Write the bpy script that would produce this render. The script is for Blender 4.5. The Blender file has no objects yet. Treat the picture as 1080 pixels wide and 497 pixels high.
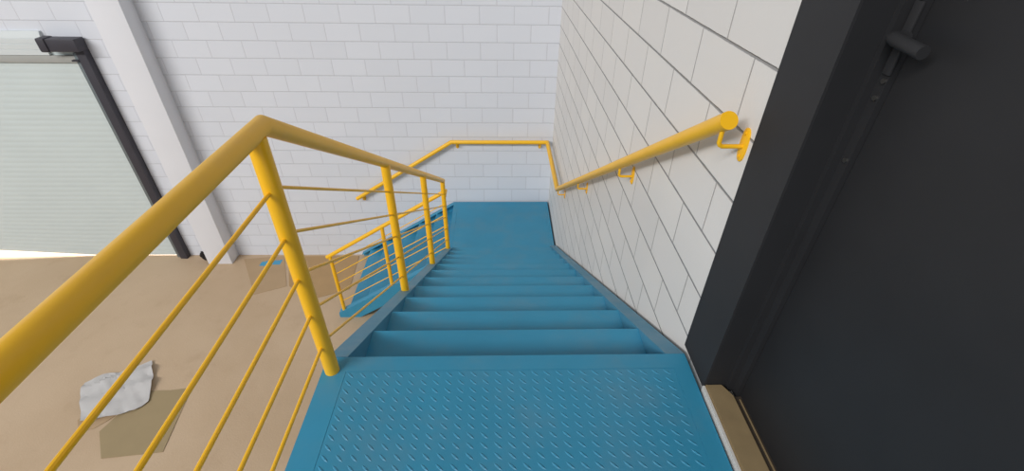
import bpy, bmesh, math, random
from mathutils import Vector, Matrix, noise as mnoise
random.seed(7)
S = bpy.context.scene
COL = S.collection

# ------------------------------------------------------------------ colours
def lin(c):
    return tuple(((v/12.92) if v <= .04045 else ((v+.055)/1.055)**2.4) for v in c)
def hexc(h):
    return lin(tuple(int(h[i:i+2], 16)/255 for i in (0, 2, 4))) + (1,)

# ------------------------------------------------------------------ materials
class N:
    """small wrapper for building node trees"""
    def __init__(s, name):
        s.m = bpy.data.materials.new(name); s.m.use_nodes = True
        s.t = s.m.node_tree; s.b = s.t.nodes['Principled BSDF']
    def n(s, typ, **kw):
        o = s.t.nodes.new(typ)
        for k, v in kw.items(): setattr(o, k, v)
        return o
    def l(s, a, b): s.t.links.new(a, b)
    def val(s, sock, v):
        if hasattr(v, 'is_output'): s.l(v, sock)
        else: sock.default_value = v
    def math(s, op, a, b=0.0, c=None, clamp=False):
        o = s.n('ShaderNodeMath', operation=op, use_clamp=clamp)
        s.val(o.inputs[0], a); s.val(o.inputs[1], b)
        if c is not None: s.val(o.inputs[2], c)
        return o.outputs[0]
    def mix(s, f, a, b):
        o = s.n('ShaderNodeMix', data_type='RGBA')
        s.val(o.inputs[0], f); s.val(o.inputs[6], a); s.val(o.inputs[7], b)
        return o.outputs[2]
    def noise(s, scale, detail=4, rough=.55, vec=None):
        o = s.n('ShaderNodeTexNoise'); o.inputs['Scale'].default_value = scale
        o.inputs['Detail'].default_value = detail; o.inputs['Roughness'].default_value = rough
        s.l(vec if vec else s.co(), o.inputs['Vector'])
        return o.outputs[0]
    def co(s):
        if not hasattr(s, '_co'): s._co = s.n('ShaderNodeTexCoord').outputs['Object']
        return s._co
    def ramp(s, f, p0, p1):
        o = s.n('ShaderNodeMapRange', interpolation_type='SMOOTHSTEP')
        s.l(f, o.inputs[0]); o.inputs[1].default_value = p0; o.inputs[2].default_value = p1
        return o.outputs[0]
    def bump(s, h, dist, strength=1.0):
        o = s.n('ShaderNodeBump'); o.inputs['Distance'].default_value = dist
        o.inputs['Strength'].default_value = strength
        s.l(h, o.inputs['Height']); s.l(o.outputs[0], s.b.inputs['Normal'])
    def fin(s, col, rough=.5, metal=0.0, spec=.5):
        s.val(s.b.inputs['Base Color'], col); s.val(s.b.inputs['Roughness'], rough)
        s.b.inputs['Metallic'].default_value = metal
        s.b.inputs['Specular IOR Level'].default_value = spec
        return s.m

def plain(name, c, rough=.5, metal=0, var=.06, scale=9, spec=.5):
    k = N(name); base = hexc(c)
    d = tuple(v*(1-var*2) for v in base[:3]) + (1,)
    e = tuple(min(1, v*(1+var)) for v in base[:3]) + (1,)
    return k.fin(k.mix(k.noise(scale), d, e), rough, metal, spec)

def block_wall(name, axis, u0, z0, face, hj, vj, hw, vw, tint, bd):
    """painted concrete block masonry: 0.4 x 0.2 m running bond, joints measured in metres"""
    k = N(name)
    sep = k.n('ShaderNodeSeparateXYZ'); k.l(k.co(), sep.inputs[0])
    u = sep.outputs[0 if axis == 'x' else 1]; z = sep.outputs[2]
    rz = k.math('DIVIDE', k.math('SUBTRACT', z, z0), .2)
    row = k.math('FLOOR', rz)
    par = k.math('FLOORED_MODULO', row, 2.0)
    uu = k.math('ADD', k.math('DIVIDE', k.math('SUBTRACT', u, u0), .4), k.math('MULTIPLY', k.math('SUBTRACT', 1.0, par), .5))
    fu = k.math('SUBTRACT', uu, k.math('FLOOR', uu)); fz = k.math('SUBTRACT', rz, row)
    du = k.math('MULTIPLY', k.math('MINIMUM', fu, k.math('SUBTRACT', 1.0, fu)), .4)
    dz = k.math('MULTIPLY', k.math('MINIMUM', fz, k.math('SUBTRACT', 1.0, fz)), .2)
    wob = k.math('MULTIPLY', k.math('SUBTRACT', k.noise(30, 3), .5), .004)
    def mask(d, w):
        o = k.n('ShaderNodeMapRange', interpolation_type='SMOOTHSTEP')
        k.l(k.math('ADD', d, wob), o.inputs[0]); o.inputs[1].default_value = w*.35; o.inputs[2].default_value = w
        o.inputs[3].default_value = 1; o.inputs[4].default_value = 0
        return o.outputs[0]
    mh = mask(dz, hw); mv = mask(du, vw)
    # each block a slightly different shade of paint
    cb = k.n('ShaderNodeCombineXYZ'); k.l(k.math('FLOOR', uu), cb.inputs[0]); k.l(row, cb.inputs[1])
    wn = k.n('ShaderNodeTexWhiteNoise', noise_dimensions='2D'); k.l(cb.outputs[0], wn.inputs[0])
    f = hexc(face); f2 = hexc(tint)
    c = k.mix(k.math('MULTIPLY', wn.outputs[0], .7), f, f2)
    c = k.mix(k.math('MULTIPLY', k.ramp(k.noise(1.3, 5), .45, .75), .35), c, f2)
    c = k.mix(mv, c, hexc(vj)); c = k.mix(mh, c, hexc(hj))
    h = k.math('SUBTRACT', k.math('MULTIPLY', k.noise(120, 4), .12), k.math('MAXIMUM', mh, k.math('MULTIPLY', mv, .8)))
    k.bump(h, bd)
    return k.fin(c, .75, 0, .3)

M = {}
def dusty_paint(name, c, dust, amt, rough, spec=.5):
    """enamel paint with a thin settled dust film in blotches and on upward faces"""
    k = N(name); base = hexc(c)
    d = tuple(v*.88 for v in base[:3]) + (1,)
    col = k.mix(k.noise(6, 5), d, base)
    geo = k.n('ShaderNodeNewGeometry'); sp = k.n('ShaderNodeSeparateXYZ'); k.l(geo.outputs['Normal'], sp.inputs[0])
    up = k.ramp(sp.outputs[2], .3, .95)
    blot = k.math('MULTIPLY', k.ramp(k.noise(3.2, 6, .65), .42, .75), up)
    fac = k.math('MULTIPLY', blot, amt)
    col = k.mix(fac, col, hexc(dust))
    return k.fin(col, k.math('ADD', k.math('MULTIPLY', k.noise(20), .15), rough-.07), 0, spec)
M['blue'] = dusty_paint('blue enamel paint', '3591b5', '7f8a8c', .22, .45)
M['blue_flange'] = dusty_paint('blue enamel with grey dust film', '4a8dab', '8d9ba3', .5, .5)
M['yellow'] = dusty_paint('yellow enamel paint', 'ffc31c', 'd0a060', .15, .36)
M['yellow_dust'] = dusty_paint('yellow enamel under brown dust', 'f2ae22', 'b98a4e', 1.0, .38)
M['wall_back'] = block_wall('white painted blocks, back', 'x', .5791, .4377, 'dcdfe6', 'c9cbd1', 'cccdd4', .007, .006, 'd7dae1', .002)
M['wall_right'] = block_wall('white painted blocks, stair side', 'y', 1.3356, 1.0373, 'e0ddd9', '979594', 'bab7b4', .0055, .005, 'd9d6d3', .004)
M['white'] = plain('white wall paint', 'e2e3e8', .75, 0, .02, 3, .3)
M['black'] = plain('black door paint', '2b2b2d', .6, 0, .12, 5, .3)
M['black_frame'] = plain('black frame paint', '303032', .65, 0, .1, 5, .3)
M['steel'] = plain('worn bare steel', '8a8885', .35, .9, .1, 40)
M['rail_black'] = plain('dark guide paint', '3a3840', .5, 0, .12, 8)
M['rail_grey'] = plain('galvanised guide', '7d8689', .45, .5, .1, 12)
M['slat'] = plain('pale green grey slat paint', 'ccd6d6', .45, 0, .03, 2)
M['cover'] = plain('off white coil cover', 'd2d8d9', .5, 0, .03, 2)
M['sill_dark'] = plain('dark stained threshold', '4b4239', .8, 0, .12, 14, .2)
M['bar'] = plain('grey lintel bar', 'a9aaa6', .5, 0, .05, 4)
M['paper'] = plain('white paper', 'c4c1bf', .8, 0, .04, 6, .2)
M['olive_card'] = plain('olive brown cardboard', 'a3906f', .85, 0, .05, 5, .2)
M['tan_card'] = plain('tan cardboard', 'b4946c', .85, 0, .07, 4, .2)
M['dull_card'] = plain('dull beige cardboard', 'b59a7a', .85, 0, .06, 4, .2)
M['blue_mark'] = plain('blue paint mark', '4a9cc0', .6, 0, .06, 10)
M['rag'] = plain('dark cloth', '2a2625', .9, 0, .2, 20, .2)
M['rag_brown'] = plain('brown cloth', '6d5450', .9, 0, .2, 20, .2)
M['sill'] = plain('raw cement sill', '94805f', .85, 0, .13, 12, .2)
M['cement_edge'] = plain('white painted sill edge', 'd2cfca', .8, 0, .05, 20, .2)
M['outside'] = plain('bright concrete apron', 'f2efe9', .8, 0, .03, 2)
def floor_mat():
    k = N('dusty beige cement floor')
    a, b, c = hexc('c6ad90'), hexc('bca284'), hexc('ae9274')
    col = k.mix(k.ramp(k.noise(.7, 6, .6), .3, .7), a, b)
    col = k.mix(k.math('MULTIPLY', k.ramp(k.noise(2.6, 7, .65), .52, .8), .55), col, c)
    k.bump(k.noise(60, 5), .002)
    return k.fin(col, k.math('ADD', k.math('MULTIPLY', k.noise(1.5), .25), .4), 0, .35)
M['floor'] = floor_mat()

# ------------------------------------------------------------------ mesh helpers
def box(bm, x0, x1, y0, y1, z0, z1, mi=0, bev=0):
    vs = [bm.verts.new((x, y, z)) for x in (x0, x1) for y in (y0, y1) for z in (z0, z1)]
    fs = []
    for q in ((0,1,3,2), (4,6,7,5), (0,4,5,1), (2,3,7,6), (0,2,6,4), (1,5,7,3)):
        f = bm.faces.new([vs[i] for i in q]); f.material_index = mi; fs.append(f)
    if bev:
        es = list({e for f in fs for e in f.edges})
        r = bmesh.ops.bevel(bm, geom=es, offset=bev, segments=2, profile=.6, affect='EDGES')
        for f in r['faces']: f.material_index = mi
    return vs
def prism(bm, pts, axis, a, b, mi=0):
    """closed polygon pts in the plane across `axis`, extruded from a to b"""
    def P(u, v, w):
        return {'x': (w, u, v), 'y': (u, w, v), 'z': (u, v, w)}[axis]
    A = [bm.verts.new(P(u, v, a)) for u, v in pts]; B = [bm.verts.new(P(u, v, b)) for u, v in pts]
    n = len(pts); fs = [bm.faces.new(A), bm.faces.new(B[::-1])]
    for i in range(n): fs.append(bm.faces.new((A[i], B[i], B[(i+1) % n], A[(i+1) % n])))
    for f in fs: f.material_index = mi
def tube(bm, pts, r, seg=20, smooth=True, mi=0, rad=None):
    """round tube with mitred joints and flat closed ends"""
    P = [Vector(p) for p in pts]; rings = []
    d0 = (P[1]-P[0]).normalized()
    up = Vector((0, 0, 1)) if abs(d0.z) < .9 else Vector((1, 0, 0))
    nx = d0.cross(up).normalized()
    for i, p in enumerate(P):
        din = (P[i]-P[i-1]).normalized() if i else d0
        dout = (P[i+1]-P[i]).normalized() if i < len(P)-1 else din
        t = (din+dout).normalized()
        nx = (nx - din*nx.dot(din)).normalized(); ny = din.cross(nx)
        rr = rad[i] if rad else r
        ring = []
        for k in range(seg):
            a = 2*math.pi*k/seg
            v = (nx*math.cos(a)+ny*math.sin(a))*rr
            v = v - din*(v.dot(t)/max(.2, din.dot(t)))   # slide along the tube to the mitre plane
            ring.append(bm.verts.new(p+v))
        rings.append(ring)
        nx = (din.rotation_difference(dout) @ nx).normalized()
    for A, B in zip(rings, rings[1:]):
        for k in range(seg):
            f = bm.faces.new((A[k], A[(k+1) % seg], B[(k+1) % seg], B[k])); f.smooth = smooth; f.material_index = mi
    bm.faces.new(rings[0][::-1]).material_index = mi; bm.faces.new(rings[-1]).material_index = mi
def disc(bm, c, r, ax, h, seg=18, mi=0):
    c = Vector(c); ax = Vector(ax).normalized(); tube(bm, [c, c+ax*h], r, seg, True, mi)

def obj(name, bm, mats, parent=None, sharp=35):
    bmesh.ops.recalc_face_normals(bm, faces=bm.faces[:])
    me = bpy.data.meshes.new(name); bm.to_mesh(me); bm.free()
    for m in (mats if isinstance(mats, (list, tuple)) else [mats]): me.materials.append(m)
    o = bpy.data.objects.new(name, me); COL.objects.link(o)
    if parent:
        o.parent = parent; o.location = -parent.location if parent.parent is None else (0, 0, 0)
    if sharp:
        me.set_sharp_from_angle(angle=math.radians(sharp))
    return o
def NB(): return bmesh.new()
def tag(o, label, cat, group=None, kind=None):
    if label: o['label'] = label
    if cat: o['category'] = cat
    if group: o['group'] = group
    if kind: o['kind'] = kind
    return o
def thing(name, loc, label, cat, group=None, kind=None):
    o = bpy.data.objects.new(name, None); COL.objects.link(o); o.location = loc
    o.empty_display_size = .2
    return tag(o, label, cat, group, kind)
def sub(o, parent):
    """make o (built in world coordinates) a child of a mesh part that already sits in world coordinates"""
    o.parent = parent; o.location = (0, 0, 0)
    return o

# ------------------------------------------------------------------ measured place (metres; platform top z=0, camera over x=y=0)
XW, YB, ZF, ZL = .7215, 5.811, -3.141, -2.16
XL, XR, YP = -.64, .70, 1.15           # staircase sides, platform nosing
G, Rr = .30, .18                        # going and rise of the upper flight
SL = -Rr/G
def zs(y): return SL*(y-YP)             # top of upper stringers

# ------------------------------------------------------------------ setting
def struct(name, bm, m, label, cat):
    return tag(obj(name, bm, m), label, cat, kind='structure')
b = NB(); box(b, -13, XW+.2, -3, YB+.2, ZF-.15, ZF); struct('floor', b, M['floor'], 'dusty beige cement floor of the hall', 'floor')
# back wall with the roller-door opening
RX0, RX1, RZ1 = -8.9, -4.95, -.12
b = NB()
box(b, -13, RX0, YB, YB+.15, ZF, 3); box(b, RX1, XW+.2, YB, YB+.15, ZF, 3); box(b, RX0, RX1, YB, YB+.15, RZ1, 3)
struct('wall_back', b, M['wall_back'], 'white painted concrete block wall facing the stairs', 'wall')
# stair-side wall with the doorway
DY0, DY1, DZ1 = .06, 1.0, 2.15
b = NB()
box(b, XW, XW+.2, DY1, YB, ZF, 3); box(b, XW, XW+.2, -3, DY0, ZF, 3)
box(b, XW, XW+.2, DY0, DY1, DZ1, 3); box(b, XW, XW+.2, DY0, DY1, ZF, -.02)
struct('wall_right', b, M['wall_right'], 'white painted concrete block wall beside the stairs, carrying the yellow handrail', 'wall')
b = NB(); box(b, -4.43, -4.075, 5.588, YB, ZF, 3, 0, .006)
struct('column', b, M['white'], 'white square column standing out from the back wall right of the roller door', 'column')
b = NB(); box(b, -16, XW+.2, YB+.2, 14, ZF-.15, ZF-.01)
struct('ground', b, M['outside'], 'bright concrete ground outside, seen under the roller door', 'ground')

# black steel door, stair side
door = thing('door_1', (XW+.1, (DY0+DY1)/2, 0), 'black painted steel door in a black frame at the top of the stairs', 'door', kind='structure')
b = NB()                                   # flat casing plate round the opening
box(b, XW-.006, XW+.02, DY1-.002, 1.195, .0, DZ1+.18); box(b, XW-.006, XW+.02, DY0-.18, DY0+.002, .0, DZ1+.18)
box(b, XW-.006, XW+.02, DY0+.002, DY1-.002, DZ1, DZ1+.18)
obj('casing', b, M['black_frame'], door)
b = NB()                                   # stepped jamb: reveal lining, stop bead, rebate
def jamb(y, s):
    y -= s*.003
    prism(b, [(XW, y), (XW+.072, y), (XW+.072, y-s*.014), (XW+.092, y-s*.014), (XW+.092, y-s*.04),
              (XW+.115, y-s*.04), (XW+.115, y-s*.03), (XW+.2, y-s*.03), (XW+.2, y+s*.02), (XW, y+s*.02)], 'z', .0, DZ1+.02)
jamb(DY1, 1); jamb(DY0, -1)
box(b, XW, XW+.2, DY0, DY1, DZ1-.02, DZ1+.02)
obj('jamb', b, M['black'], door)
b = NB()
X0 = XW+.105
box(b, X0, X0+.045, DY0+.044, DY1-.044, .012, DZ1-.025, 0, .004)
leaf = obj('door_leaf', b, M['black'], door)
b = NB(); box(b, XW+.0805, X0+.03, DY0+.034, DY1-.046, -.01, .0095, 0, .001)
box(b, X0-.009, X0-.005, DY0+.04, DY1-.06, .0097, .013, 1)
obj('threshold_strip', b, [M['sill_dark'], M['sill']], door)
# latch lever: back plate, spindle and handle blade
b = NB()
lz, ly = 1.168, .958
box(b, XW+.086, XW+.0915, ly-.004, ly+.018, lz-.07, lz+.07, 0, .002)
tube(b, [(XW+.09, ly+.002, lz+.004), (XW+.062, ly-.002, lz+.004), (XW+.056, ly-.016, lz+.004), (XW+.056, ly-.092, lz-.002)], .013, 16)
latch = obj('latch_handle', b, M['black_frame'], door)
latch['label'] = 'dark lever handle'
for (yy, zz) in ((.964, 1.085), (.966, 1.048), (.968, 1.245), (.966, .90)):
    b = NB(); disc(b, (XW+.0921, yy, zz), .006, (-1, 0, 0), .005, 12)
    obj('bolt_head', b, M['steel'], door)['label'] = 'bare steel bolt head'
# cement sill of the doorway
b = NB()
prism(b, [(XW-.004, DY0+.003), (XW+.080, DY0+.003), (XW+.080, DY1-.05), (XW+.055, DY1-.003), (XW-.004, DY1-.003)], 'z', -.03, .022)
r = bmesh.ops.bevel(b, geom=b.edges[:], offset=.004, segments=2, affect='EDGES')
box(b, XW-.012, XW-.0045, DY0, DY1-.006, -.06, .017, 1)
tag(obj('door_sill', b, [M['sill'], M['cement_edge']]), 'brown cement sill under the black door, white along its edge', 'door sill', kind='structure')

# roller shutter
rd = thing('door_2', ((RX0+RX1)/2, YB, ZF), 'pale grey green roller shutter with black guide rail on the back wall', 'roller door', kind='structure')
b = NB()
pitch = .075; n = int((RZ1+.06-(ZF+.03))/pitch)
prof = []
z = ZF+.02
YC = YB-.012                                # curtain face
pts = []
for i in range(n+1):
    zz = z+i*pitch
    for k, dy in ((0, .0012), (.12, .0002), (.3, -.0007), (.5, -.001), (.7, -.0007), (.88, .0002)):
        pts.append((YC+dy, zz+k*pitch))
# the bottom edge hangs a little out of level: higher towards its far left end
def drop(x, zz):
    t = max(0, min(1, (-6.2-x)/1.4)); s = max(0, 1-(zz-ZF)/.8)
    return .10*t*s
xs = [RX0-.03, -8, -7.6, -7.2, -6.8, -6.5, -6.2, -5.5, RX1+.04]
grid = [[b.verts.new((x, y, zz+drop(x, zz))) for y, zz in pts] for x in xs]
back = [[b.verts.new((x, YC+.03, zz+drop(x, zz))) for zz in (pts[0][1], pts[-1][1])] for x in xs]
for i in range(len(xs)-1):
    for j in range(len(pts)-1):
        b.faces.new((grid[i][j], grid[i+1][j], grid[i+1][j+1], grid[i][j+1])).smooth = False
    b.faces.new((back[i][0], back[i][1], back[i+1][1], back[i+1][0]))
    b.faces.new((grid[i][0], back[i][0], back[i+1][0], grid[i+1][0]))
    b.faces.new((grid[i][-1], grid[i+1][-1], back[i+1][1], back[i][1]))
obj('curtain', b, M['slat'], rd, 30)
for sx, xg in ((1, RX1), (-1, RX0)):
    b = NB()
    xa, xb = sorted((xg+sx*.03, xg+sx*.135)); box(b, xa, xb, YB-.09, YB, ZF, .05, 0, .004)
    g = obj('guide_rail', b, M['rail_black'], rd)
    b = NB(); xa, xb = sorted((xg-sx*.035, xg+sx*.029)); box(b, xa, xb, YB-.055, YB-.02, ZF, -.1, 0, .004)
    sub(obj('guide_lip', b, M['rail_grey'], None), g); g.children[0].location = (0, 0, 0)
    b = NB()                                # end plate carrying the coil: arm with rounded nose and short stub
    xa, xb = sorted((xg-sx*.25, xg+sx*.15)); box(b, xa, xb, YB-.17, YB-.02, -.065, .075, 0, .012)
    xa, xb = sorted((xg-sx*.27, xg-sx*.17)); box(b, xa, xb, YB-.19, YB-.03, -.07, .09, 0, .03)
    tube(b, [(xg+sx*.05, YB-.1, .0), (xg-sx*.04, YB-.11, -.045), (xg-sx*.17, YB-.11, -.05)], .012, 10)
    box(b, min(xg-sx*.05, xg+sx*.03), max(xg-sx*.05, xg+sx*.03), YB-.1, YB-.06, -.19, -.17, 0, .004)
    obj('coil_bracket', b, M['rail_black'], rd)
b = NB(); box(b, RX0-.02, RX1+.0, YB-.045, YB-.018, -.215, -.135, 0, .004)
obj('lintel_bar', b, M['bar'], rd)
b = NB()                                    # ribbed lower edge of the coil cover
pr = [(YB-.0, -.13), (YB-.05, -.13), (YB-.052, -.075), (YB-.046, -.07), (YB-.052, -.065), (YB-.054, -.01), (YB-.048, -.005),
      (YB-.054, .0), (YB-.054, .05), (YB-.048, .055), (YB-.05, .06), (YB-.03, .13), (YB-.0, .13)]
prism(b, pr, 'x', RX0-.02, RX1-.31)
obj('coil_cover', b, M['cover'], rd)

# ------------------------------------------------------------------ staircase
st = thing('staircase', (0, 1.0, ZF), 'blue painted steel staircase with checker plate platform and a turn at the back wall', 'staircase')
def lozenges(bm, x0, x1, y0, y1, z, px=.044, py=.034):
    def loz(cx, cy, ang, L=.018, W=.0043, h=.0023):
        c, s = math.cos(ang), math.sin(ang)
        def P(u, v, zz): return bm.verts.new((cx+u*c-v*s, cy+u*s+v*c, zz))
        base = [P(-L, 0, z), P(-L*.4, -W, z), P(L*.4, -W, z), P(L, 0, z), P(L*.4, W, z), P(-L*.4, W, z)]
        top = [P(-L*.6, 0, z+h), P(0, -W*.3, z+h), P(L*.6, 0, z+h), P(0, W*.3, z+h)]
        for f in ((base[0], base[1], top[0]), (base[1], base[2], top[1], top[0]), (base[2], base[3], top[2], top[1]), (base[3], base[4], top[2]),
                  (base[4], base[5], top[3], top[2]), (base[5], base[0], top[0], top[3]), (top[0], top[1], top[2], top[3])):
            try: bm.faces.new(f)
            except ValueError: pass
    j = 0; y = y0+.02
    while y < y1-.014:
        x = x0+.02
        while x < x1-.014:
            loz(x, y, math.radians(-42)); 
            x += px
        y += py; j += 1

YP0 = -.35
b = NB()                                    # platform deck: folded border with edge channels below
T = .006
def border(bm, x0, x1, y0, y1, wl, wr, wf, wb, ztop, depth):
    box(bm, x0, x0+wl, y0, y1, ztop-T, ztop); box(bm, x1-wr, x1, y0, y1, ztop-T, ztop)
    box(bm, x0+wl, x1-wr, y1-wf, y1, ztop-T, ztop); box(bm, x0+wl, x1-wr, y0, y0+wb, ztop-T, ztop)
    for q in ((x0, x0+.008, y0, y1), (x1-.008, x1, y0, y1), (x0+.008, x1-.008, y1-.008, y1), (x0+.008, x1-.008, y0, y0+.008)):
        box(bm, *q, ztop-depth, ztop-T)
border(b, XL, XR, YP0, YP, .085, .06, .065, .06, 0, .2)
plat = obj('platform', b, M['blue'], st)
b = NB(); box(b, XL+.0855, XR-.0605, YP0+.0605, YP-.0655, -.011, -.001)
lozenges(b, XL+.0855, XR-.0605, .3, YP-.0655, -.001)
sub(obj('checker_plate', b, M['blue'], None), plat)

def channel(bm, x_in, x_out, path, depth, t=.007):
    """C channel standing on edge, web at x_in, flanges reaching to x_out, plumb cut ends; path = [(y, ztop), ...]"""
    xa, xb = sorted((x_in, x_in+(t if x_out > x_in else -t)))
    fa, fb = sorted((x_in, x_out))
    up = [(y, z) for y, z in path]
    def strip(x0, x1, z0, z1):
        lo = [(y, z+z0) for y, z in up]; hi = [(y, z+z1) for y, z in up]
        prism(bm, hi+lo[::-1], 'x', x0, x1)
    strip(fa, fb, -t, 0); strip(fa, fb, -depth, -depth+t); strip(xa, xb, -depth+t, -t)
XI0, XI1 = -.566, .628
for xi, xo, ye in ((XI0, XL, 4.42), (XI1, XR, 4.62)):
    b = NB(); channel(b, xi, xo, [(YP+.001, 0), (ye, zs(ye))], .26)
    obj('stringer', b, M['blue_flange'], st)
def tread(bm, y0, y1, z, x0, x1, lip=.04):
    t = .005
    prism(bm, [(y0, z), (y1-.004, z), (y1, z-.004), (y1, z-lip), (y1-t, z-lip), (y1-t, z-t), (y0+t, z-t), (y0+t, z-lip), (y0, z-lip)], 'x', x0, x1)
for k in range(1, 12):
    b = NB(); tread(b, YP+G*(k-1)+.001, YP+G*k, -Rr*k, XI0+.0005, XI1-.0005)
    obj('tread', b, M['blue'], st)
# landing at the turn
LX, LY0, LY1 = -.66, 4.451, 5.79
b = NB(); border(b, LX, XR-.0, LY0, LY1, .06, .05, .05, .05, ZL, .2)
land = obj('landing', b, M['blue'], st)
b = NB(); box(b, LX+.0605, XR-.0505, LY0+.0505, LY1-.0505, ZL-.011, ZL-.002)
sub(obj('checker_plate', b, M['blue'], None), land)
# legs under the landing
for (x, y) in ((LX+.06, LY0+.06), (LX+.06, LY1-.06), (XR-.06, LY0+.06), (XR-.06, LY1-.06)):
    b = NB(); box(b, x-.045, x+.045, y-.045, y+.045, ZF+.008, ZL-.012, 0, .006); box(b, x-.08, x+.08, y-.08, y+.08, ZF, ZF+.008)
    obj('support_leg', b, M['blue'], st)
# lower flight, down to the left along the back wall
N2 = 6; R2 = (ZL-ZF)/N2; G2 = .265; SL2 = R2/G2
def zl(x): return ZL+SL2*(x-LX)
def channel_x(bm, y_in, y_out, path, depth, t=.007, floorcut=None):
    ya, yb = sorted((y_in, y_in+(t if y_out > y_in else -t))); fa, fb = sorted((y_in, y_out))
    def strip(y0, y1, z0, z1):
        hi = [(x, z+z1) for x, z in path]; lo = [(x, z+z0) for x, z in path]
        if floorcut is not None:
            out = []
            poly = hi+lo[::-1]                       # clip the polygon at the floor
            for i in range(len(poly)):
                p, q = poly[i], poly[(i+1) % len(poly)]
                if p[1] >= floorcut: out.append(p)
                if (p[1] < floorcut) != (q[1] < floorcut):
                    s = (floorcut-p[1])/(q[1]-p[1]); out.append((p[0]+s*(q[0]-p[0]), floorcut))
            poly = out
        else: poly = hi+lo[::-1]
        if len(poly) > 2: prism(bm, poly, 'y', y0, y1)
    strip(fa, fb, -t, 0); strip(ya, yb, -depth+t, -t); strip(fa, fb, -depth, -depth+t)
XE = -2.13
for yi, yo in ((4.445, 4.525), (5.79, 5.715)):
    b = NB(); channel_x(b, yi, yo, [(LX-.002, zl(LX)), (XE, zl(XE))], .24, floorcut=ZF)
    obj('lower_stringer', b, M['blue'], st)
for k in range(1, N2):
    b = NB(); x1 = LX-G2*(k-1)-.001; x0 = LX-G2*k; z = ZL-R2*k; t = .005; lip = .04
    prism(b, [(x1, z), (x0+.004, z), (x0, z-.004), (x0, z-lip), (x0+t, z-lip), (x0+t, z-t), (x1-t, z-t), (x1-t, z-lip), (x1, z-lip)], 'y', 4.4525, 5.7825)
    obj('lower_tread', b, M['blue'], st)

# ------------------------------------------------------------------ railings
RT = .0255; RD = .0059
xr = -.605
HR = .91
ur = thing('stair_railing', (xr, 1.09, 0), 'yellow tubular railing along the open side of the platform and upper flight', 'railing', 'yellow stair railings')
YK = 1.14                                   # where the handrail bends
def zr(y): return HR+SL*(y-YK) if y > YK else HR
b = NB(); tube(b, [(xr, YP0+.05, HR), (xr, .9, HR), (xr, YK, HR)], RT, 28)
b.free()
b = NB(); tube(b, [(xr, YP0+.03, HR), (xr, YK, HR), (xr, 4.372, zr(4.372))], RT, 28)
obj('handrail', b, M['yellow'], ur)
posts = [(-.3, 0), (1.09, 0), (2.225, zs(2.225)), (3.265, zs(3.265)), (4.345, zs(4.345))]
for y, z in posts:
    b = NB(); tube(b, [(xr, y, z - (0 if y < YP else .012)), (xr, y, zr(y)-.012)], RT if y < 2 else .0245, 24)
    # weld bead at the foot
    obj('post', b, M['yellow'], ur)
for h in (.145, .298, .450, .600, .750):
    yk = 1.125
    b = NB(); tube(b, [(xr, -.3, h), (xr, yk-.02, h)], RD, 10)
    obj('rod', b, M['yellow'], ur)
    b = NB(); tube(b, [(xr, yk-.02, h), (xr, 4.345, h+SL*(4.345-yk))], RD*.9, 10)
    obj('rod', b, M['yellow'], ur)

yr = 4.484
lr = thing('stair_railing', (-2.06, yr, ZF), 'short yellow railing on the lower flight by the back wall', 'railing', 'yellow stair railings')
ZH = ZL+.90
def zh(x): return ZH+SL2*(x-LX)
b = NB(); tube(b, [(xr, 4.372, zh(xr)), (xr, yr, zh(xr)), (-2.105, yr, zh(-2.105))], RT*.93, 22)
obj('handrail', b, M['yellow'], lr)
for x in (-1.375, -2.065):
    b = NB(); tube(b, [(x, yr, zl(x)-.012), (x, yr, zh(x)-.012)], RT*.9, 20)
    obj('post', b, M['yellow'], lr)
for h in (.145, .298, .450, .600, .750):
    b = NB(); tube(b, [(-2.065, yr, zl(-2.065)+h), (xr, yr, zl(xr)+h), (xr, 4.371, zl(xr)+h)], RD*.9, 10)
    obj('rod', b, M['yellow'], lr)

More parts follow.
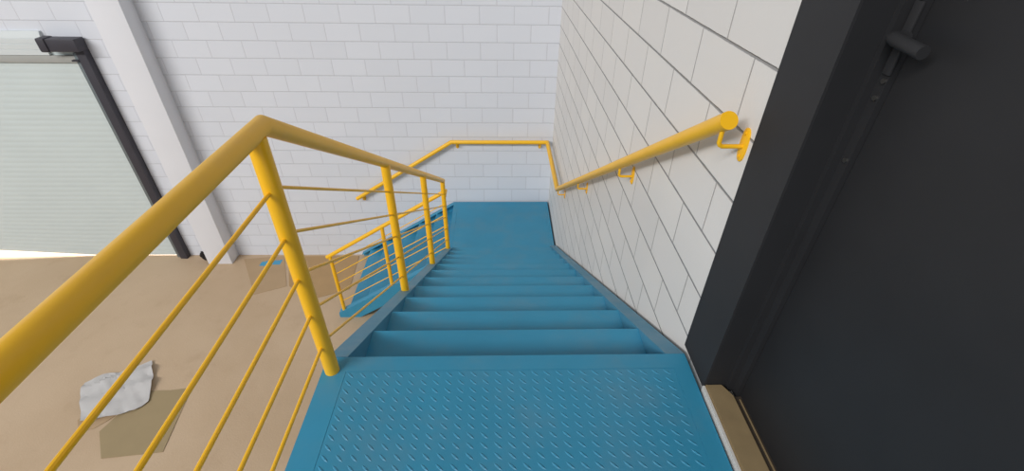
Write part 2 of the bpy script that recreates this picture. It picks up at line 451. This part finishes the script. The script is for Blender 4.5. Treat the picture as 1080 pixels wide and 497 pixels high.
# wall handrail
XH = XW-.078
wr = thing('wall_handrail', (XW, 1.24, .8), 'yellow tubular handrail fixed to the walls on bent brackets', 'handrail')
YE = 4.47; ZE = -1.19
def zw(y): return .885+(ZE-.885)*(y-1.24)/(YE-1.24)
YH = YB-.075
xk = -.64
def zb(x): return -1.215+.616*(x-xk)
b = NB(); tube(b, [(XH, 1.225, zw(1.225)), (XH, YE, ZE), (XH, YH, -1.2), (xk, YH, -1.2), (-2.035, YH, zb(-2.035))], .0262, 26)
obj('rail', b, M['yellow'], wr)
def bracket(px, wall, py, z):
    """plate with screws on the wall, arm out of it, turned up to the rail"""
    b = NB()
    if wall == 'r':
        W = lambda u, v, w: (XW-w, py+u, z+v)
        reach = XW-XH
    else:
        W = lambda u, v, w: (px+u, YB-w, z+v)
        reach = YB-YH
    # arm
    tube(b, [W(0, -.075, .004), W(0, -.075, reach-.012), W(0, -.071, reach-.004), W(0, -.063, reach), W(0, -.02, reach)], .0068, 12)
    arm = obj('bracket', b, M['yellow'], wr)
    b = NB()
    n = 20; ring0 = []; ring1 = []; ring2 = []
    for i in range(n):                       # rounded lozenge plate
        a = 2*math.pi*i/n; c, s = math.cos(a), math.sin(a)
        u = .021*math.copysign(abs(c)**.8, c); v = .052*math.copysign(abs(s)**.8, s)
        ring0.append(b.verts.new(W(u, v-.07, 0.0003))); ring1.append(b.verts.new(W(u, v-.07, .005))); ring2.append(b.verts.new(W(u*.85, v*.93-.07, .0065)))
    for A, B in ((ring0, ring1), (ring1, ring2)):
        for i in range(n): b.faces.new((A[i], A[(i+1) % n], B[(i+1) % n], B[i]))
    b.faces.new(ring0[::-1]); b.faces.new(ring2)
    pl = sub(obj('mounting_plate', b, M['yellow'], None), arm)
    for v in (-.036, .036):
        b = NB(); p = Vector(W(0, v-.07, .0065)); q = Vector(W(0, v-.07, .0105))
        tube(b, [p, q], .0055, 10); 
        sub(obj('screw', b, M['yellow'], None), arm)
for y in (1.245, 2.2, 3.3, 4.38):
    bracket(0, 'r', y, zw(y))
for x, z in ((.55, -1.2), (-.565, -1.2), (-1.95, zb(-1.95))):
    bracket(x, 'b', 0, z)

# ------------------------------------------------------------------ things on the floor
def sheet(name, outline, z, thick, mats, label, cat, crumple=0, res=.04, tone=None, seed=0, lift=None):
    """a real sheet: outline triangulated on a grid, crumpled upward, with thickness"""
    def inside(x, y):
        c = False; n = len(outline); j = n-1
        for i in range(n):
            (xi, yi), (xj, yj) = outline[i], outline[j]
            if (yi > y) != (yj > y) and x < (xj-xi)*(y-yi)/(yj-yi)+xi: c = not c
            j = i
        return c
    bm = NB()
    # polygon face, cut on a grid
    f = bm.faces.new([bm.verts.new((x, y, 0)) for x, y in outline])
    xs_ = [p[0] for p in outline]; ys_ = [p[1] for p in outline]
    if crumple or tone:
        for ax, lo, hi in (((1, 0, 0), min(xs_), max(xs_)), ((0, 1, 0), min(ys_), max(ys_))):
            v = lo+res
            while v < hi-res*.3:
                bmesh.ops.bisect_plane(bm, geom=bm.verts[:]+bm.edges[:]+bm.faces[:], plane_co=(v*ax[0], v*ax[1], 0), plane_no=ax)
                v += res
        bmesh.ops.triangulate(bm, faces=bm.faces[:])
    ret = bmesh.ops.extrude_face_region(bm, geom=bm.faces[:])
    for v in [e for e in ret['geom'] if isinstance(e, bmesh.types.BMVert)]: v.co.z += thick
    for v in bm.verts:
        h = 0
        if crumple:
            p = Vector((v.co.x*4+seed, v.co.y*4, 0)); q = Vector((v.co.x*9+seed, v.co.y*9, 3))
            h = crumple*(abs(mnoise.noise(p))*1.3+abs(mnoise.noise(q))*.5)
        if lift: h += lift(v.co.x, v.co.y)
        v.co.z += z+h
    if tone:
        for f in bm.faces:
            c = f.calc_center_median()
            if tone(c.x, c.y): f.material_index = 1
    o = obj(name, bm, mats, None, 25)
    cx = sum(xs_)/len(xs_); cy = sum(ys_)/len(ys_)
    for v in o.data.vertices: v.co -= Vector((cx, cy, z))
    o.location = (cx, cy, z)
    return tag(o, label, cat)
FZ = ZF+.0005
sheet('cardboard_sheet', [(-4.022, 3.301), (-3.906, 3.317), (-3.72, 3.321), (-3.496, 3.356), (-3.44, 2.96), (-3.383, 2.592), (-3.947, 2.533), (-4.165, 2.825), (-4.087, 3.062)], FZ, .004, M['olive_card'],
      'flat olive brown cardboard sheet partly under the crumpled white paper', 'cardboard', .004, .12, seed=3)
sheet('cardboard_scrap', [(-4.484, 2.96), (-4.376, 2.823), (-4.24, 2.864), (-4.16, 2.955), (-4.102, 3.04), (-4.413, 3.113)], FZ, .004, M['dull_card'],
      'small torn brown cardboard scrap under the near corner of the white paper', 'cardboard', .004, .08, seed=5)
def fold(x, y):
    # two creases left from folding, running along the sheet
    a = (x+4.3)*.42+(y-3.3)*-.9
    return .022*max(0, 1-abs(a-.02)/.10)+.03*max(0, 1-abs(a+.20)/.08)
sheet('paper_sheet', [(-4.723, 3.418), (-4.655, 3.462), (-4.552, 3.54), (-4.423, 3.565), (-4.164, 3.732), (-4.083, 3.615), (-3.969, 3.44), (-3.917, 3.299), (-3.865, 3.17), (-3.903, 3.106), (-3.945, 3.06), (-4.021, 3.038), (-4.082, 2.994), (-4.205, 2.984), (-4.314, 2.942), (-4.425, 2.932), (-4.556, 3.116), (-4.668, 3.273)],
      FZ+.012, .002, M['paper'], 'crumpled white paper sheet lying on the beige floor', 'paper', .04, .035, seed=1, lift=fold)
sheet('cardboard_sheet', [(-3.95, 5.70), (-3.36, 5.78), (-3.07, 5.07), (-3.46, 4.90)], FZ, .004, [M['dull_card'], M['blue_mark']],
      'beige cardboard sheet with a blue paint stripe lying near the white column', 'cardboard', .001, .03,
      tone=lambda x, y: (-3.66 < x < -3.36) and abs((y-5.60)-(x+3.5)*.15) < .055)
sheet('cardboard_sheet', [(-3.30, 5.77), (-2.20, 5.77), (-2.15, 5.0), (-2.6, 4.80), (-3.03, 5.07)], FZ, .004, M['tan_card'],
      'tan cardboard sheet on the floor at the foot of the lower flight', 'cardboard', .003, .1, seed=8)
# dark crumpled lump beside the column foot
b = NB()
bmesh.ops.create_icosphere(b, subdivisions=3, radius=1)
for v in b.verts:
    nse = mnoise.noise(v.co*1.7)*.35+mnoise.noise(v.co*4)*.15
    v.co = Vector((v.co.x*.06, v.co.y*.06, v.co.z*.09))*(1+nse)
    v.co.z = max(v.co.z, -.07); v.co.x += -.02*v.co.z/.07
mz = min(v.co.z for v in b.verts)
for v in b.verts: v.co.z -= mz
for f in b.faces:
    f.smooth = True
    if f.calc_center_median().z < .035: f.material_index = 1
o = tag(obj('rag', b, [M['rag'], M['rag_brown']], None, 60), 'small dark crumpled lump on the floor beside the white column foot', 'rag')
o.location = (-4.50, 5.70, ZF)

# ------------------------------------------------------------------ light
w = bpy.data.worlds.new('sky'); S.world = w; w.use_nodes = True
bg = w.node_tree.nodes['Background']; bg.inputs[0].default_value = (.90, .95, 1, 1); bg.inputs[1].default_value = .34
# daylight through the wide high openings far behind and left of the stairs
dl = bpy.data.lights.new('hall_daylight', 'AREA'); dl.shape = 'RECTANGLE'; dl.size = 15; dl.size_y = 3.2; dl.energy = 3600; dl.color = (1, .985, .97)
do = bpy.data.objects.new('hall_daylight', dl); COL.objects.link(do); do.location = (-13, -11, 11)
tgt = Vector((-3, 4, -1.5))-Vector(do.location)
zax = -tgt.normalized(); xax = Vector((1, 0, 0)); xax = (xax-zax*xax.dot(zax)).normalized()
mm = Matrix((xax, zax.cross(xax), zax)).transposed().to_4x4(); mm.translation = do.location; do.matrix_world = mm
ol = bpy.data.lights.new('outdoor_fill', 'AREA'); ol.energy = 900; ol.size = 2.5  # added fill light standing in for outdoor daylight below the roller door
oo = bpy.data.objects.new('outdoor_fill', ol); COL.objects.link(oo); oo.location = (-7.2, 8.2, .2)
oo.rotation_euler = Vector((0, -.55, -1)).to_track_quat('-Z', 'Y').to_euler()

# ------------------------------------------------------------------ camera (solved from the photograph's straight lines)
f_px, pit, yaw, rol, H = 487.8156, .6209, .0333, .0165, 1.3771
cy_, sy_ = math.cos(yaw), math.sin(yaw)
f0 = Vector((sy_, cy_, 0)); r0 = Vector((cy_, -sy_, 0)); u0 = Vector((0, 0, 1))
fw = math.cos(pit)*f0-math.sin(pit)*u0; up = math.sin(pit)*f0+math.cos(pit)*u0
rt = math.cos(rol)*r0+math.sin(rol)*up; up2 = -math.sin(rol)*r0+math.cos(rol)*up
cam = bpy.data.cameras.new('camera'); co = bpy.data.objects.new('camera', cam); COL.objects.link(co)
mw = Matrix((rt, up2, -fw)).transposed().to_4x4(); mw.translation = (0, 0, H); co.matrix_world = mw
cam.sensor_fit = 'HORIZONTAL'; cam.sensor_width = 36; cam.lens = f_px/1080*36; cam.clip_start = .02; cam.clip_end = 100
S.camera = co
S.view_settings.view_transform = 'Standard'; S.view_settings.look = 'None'
S.view_settings.gamma = 1; S.view_settings.use_curve_mapping = False; S.view_settings.exposure = 0.0
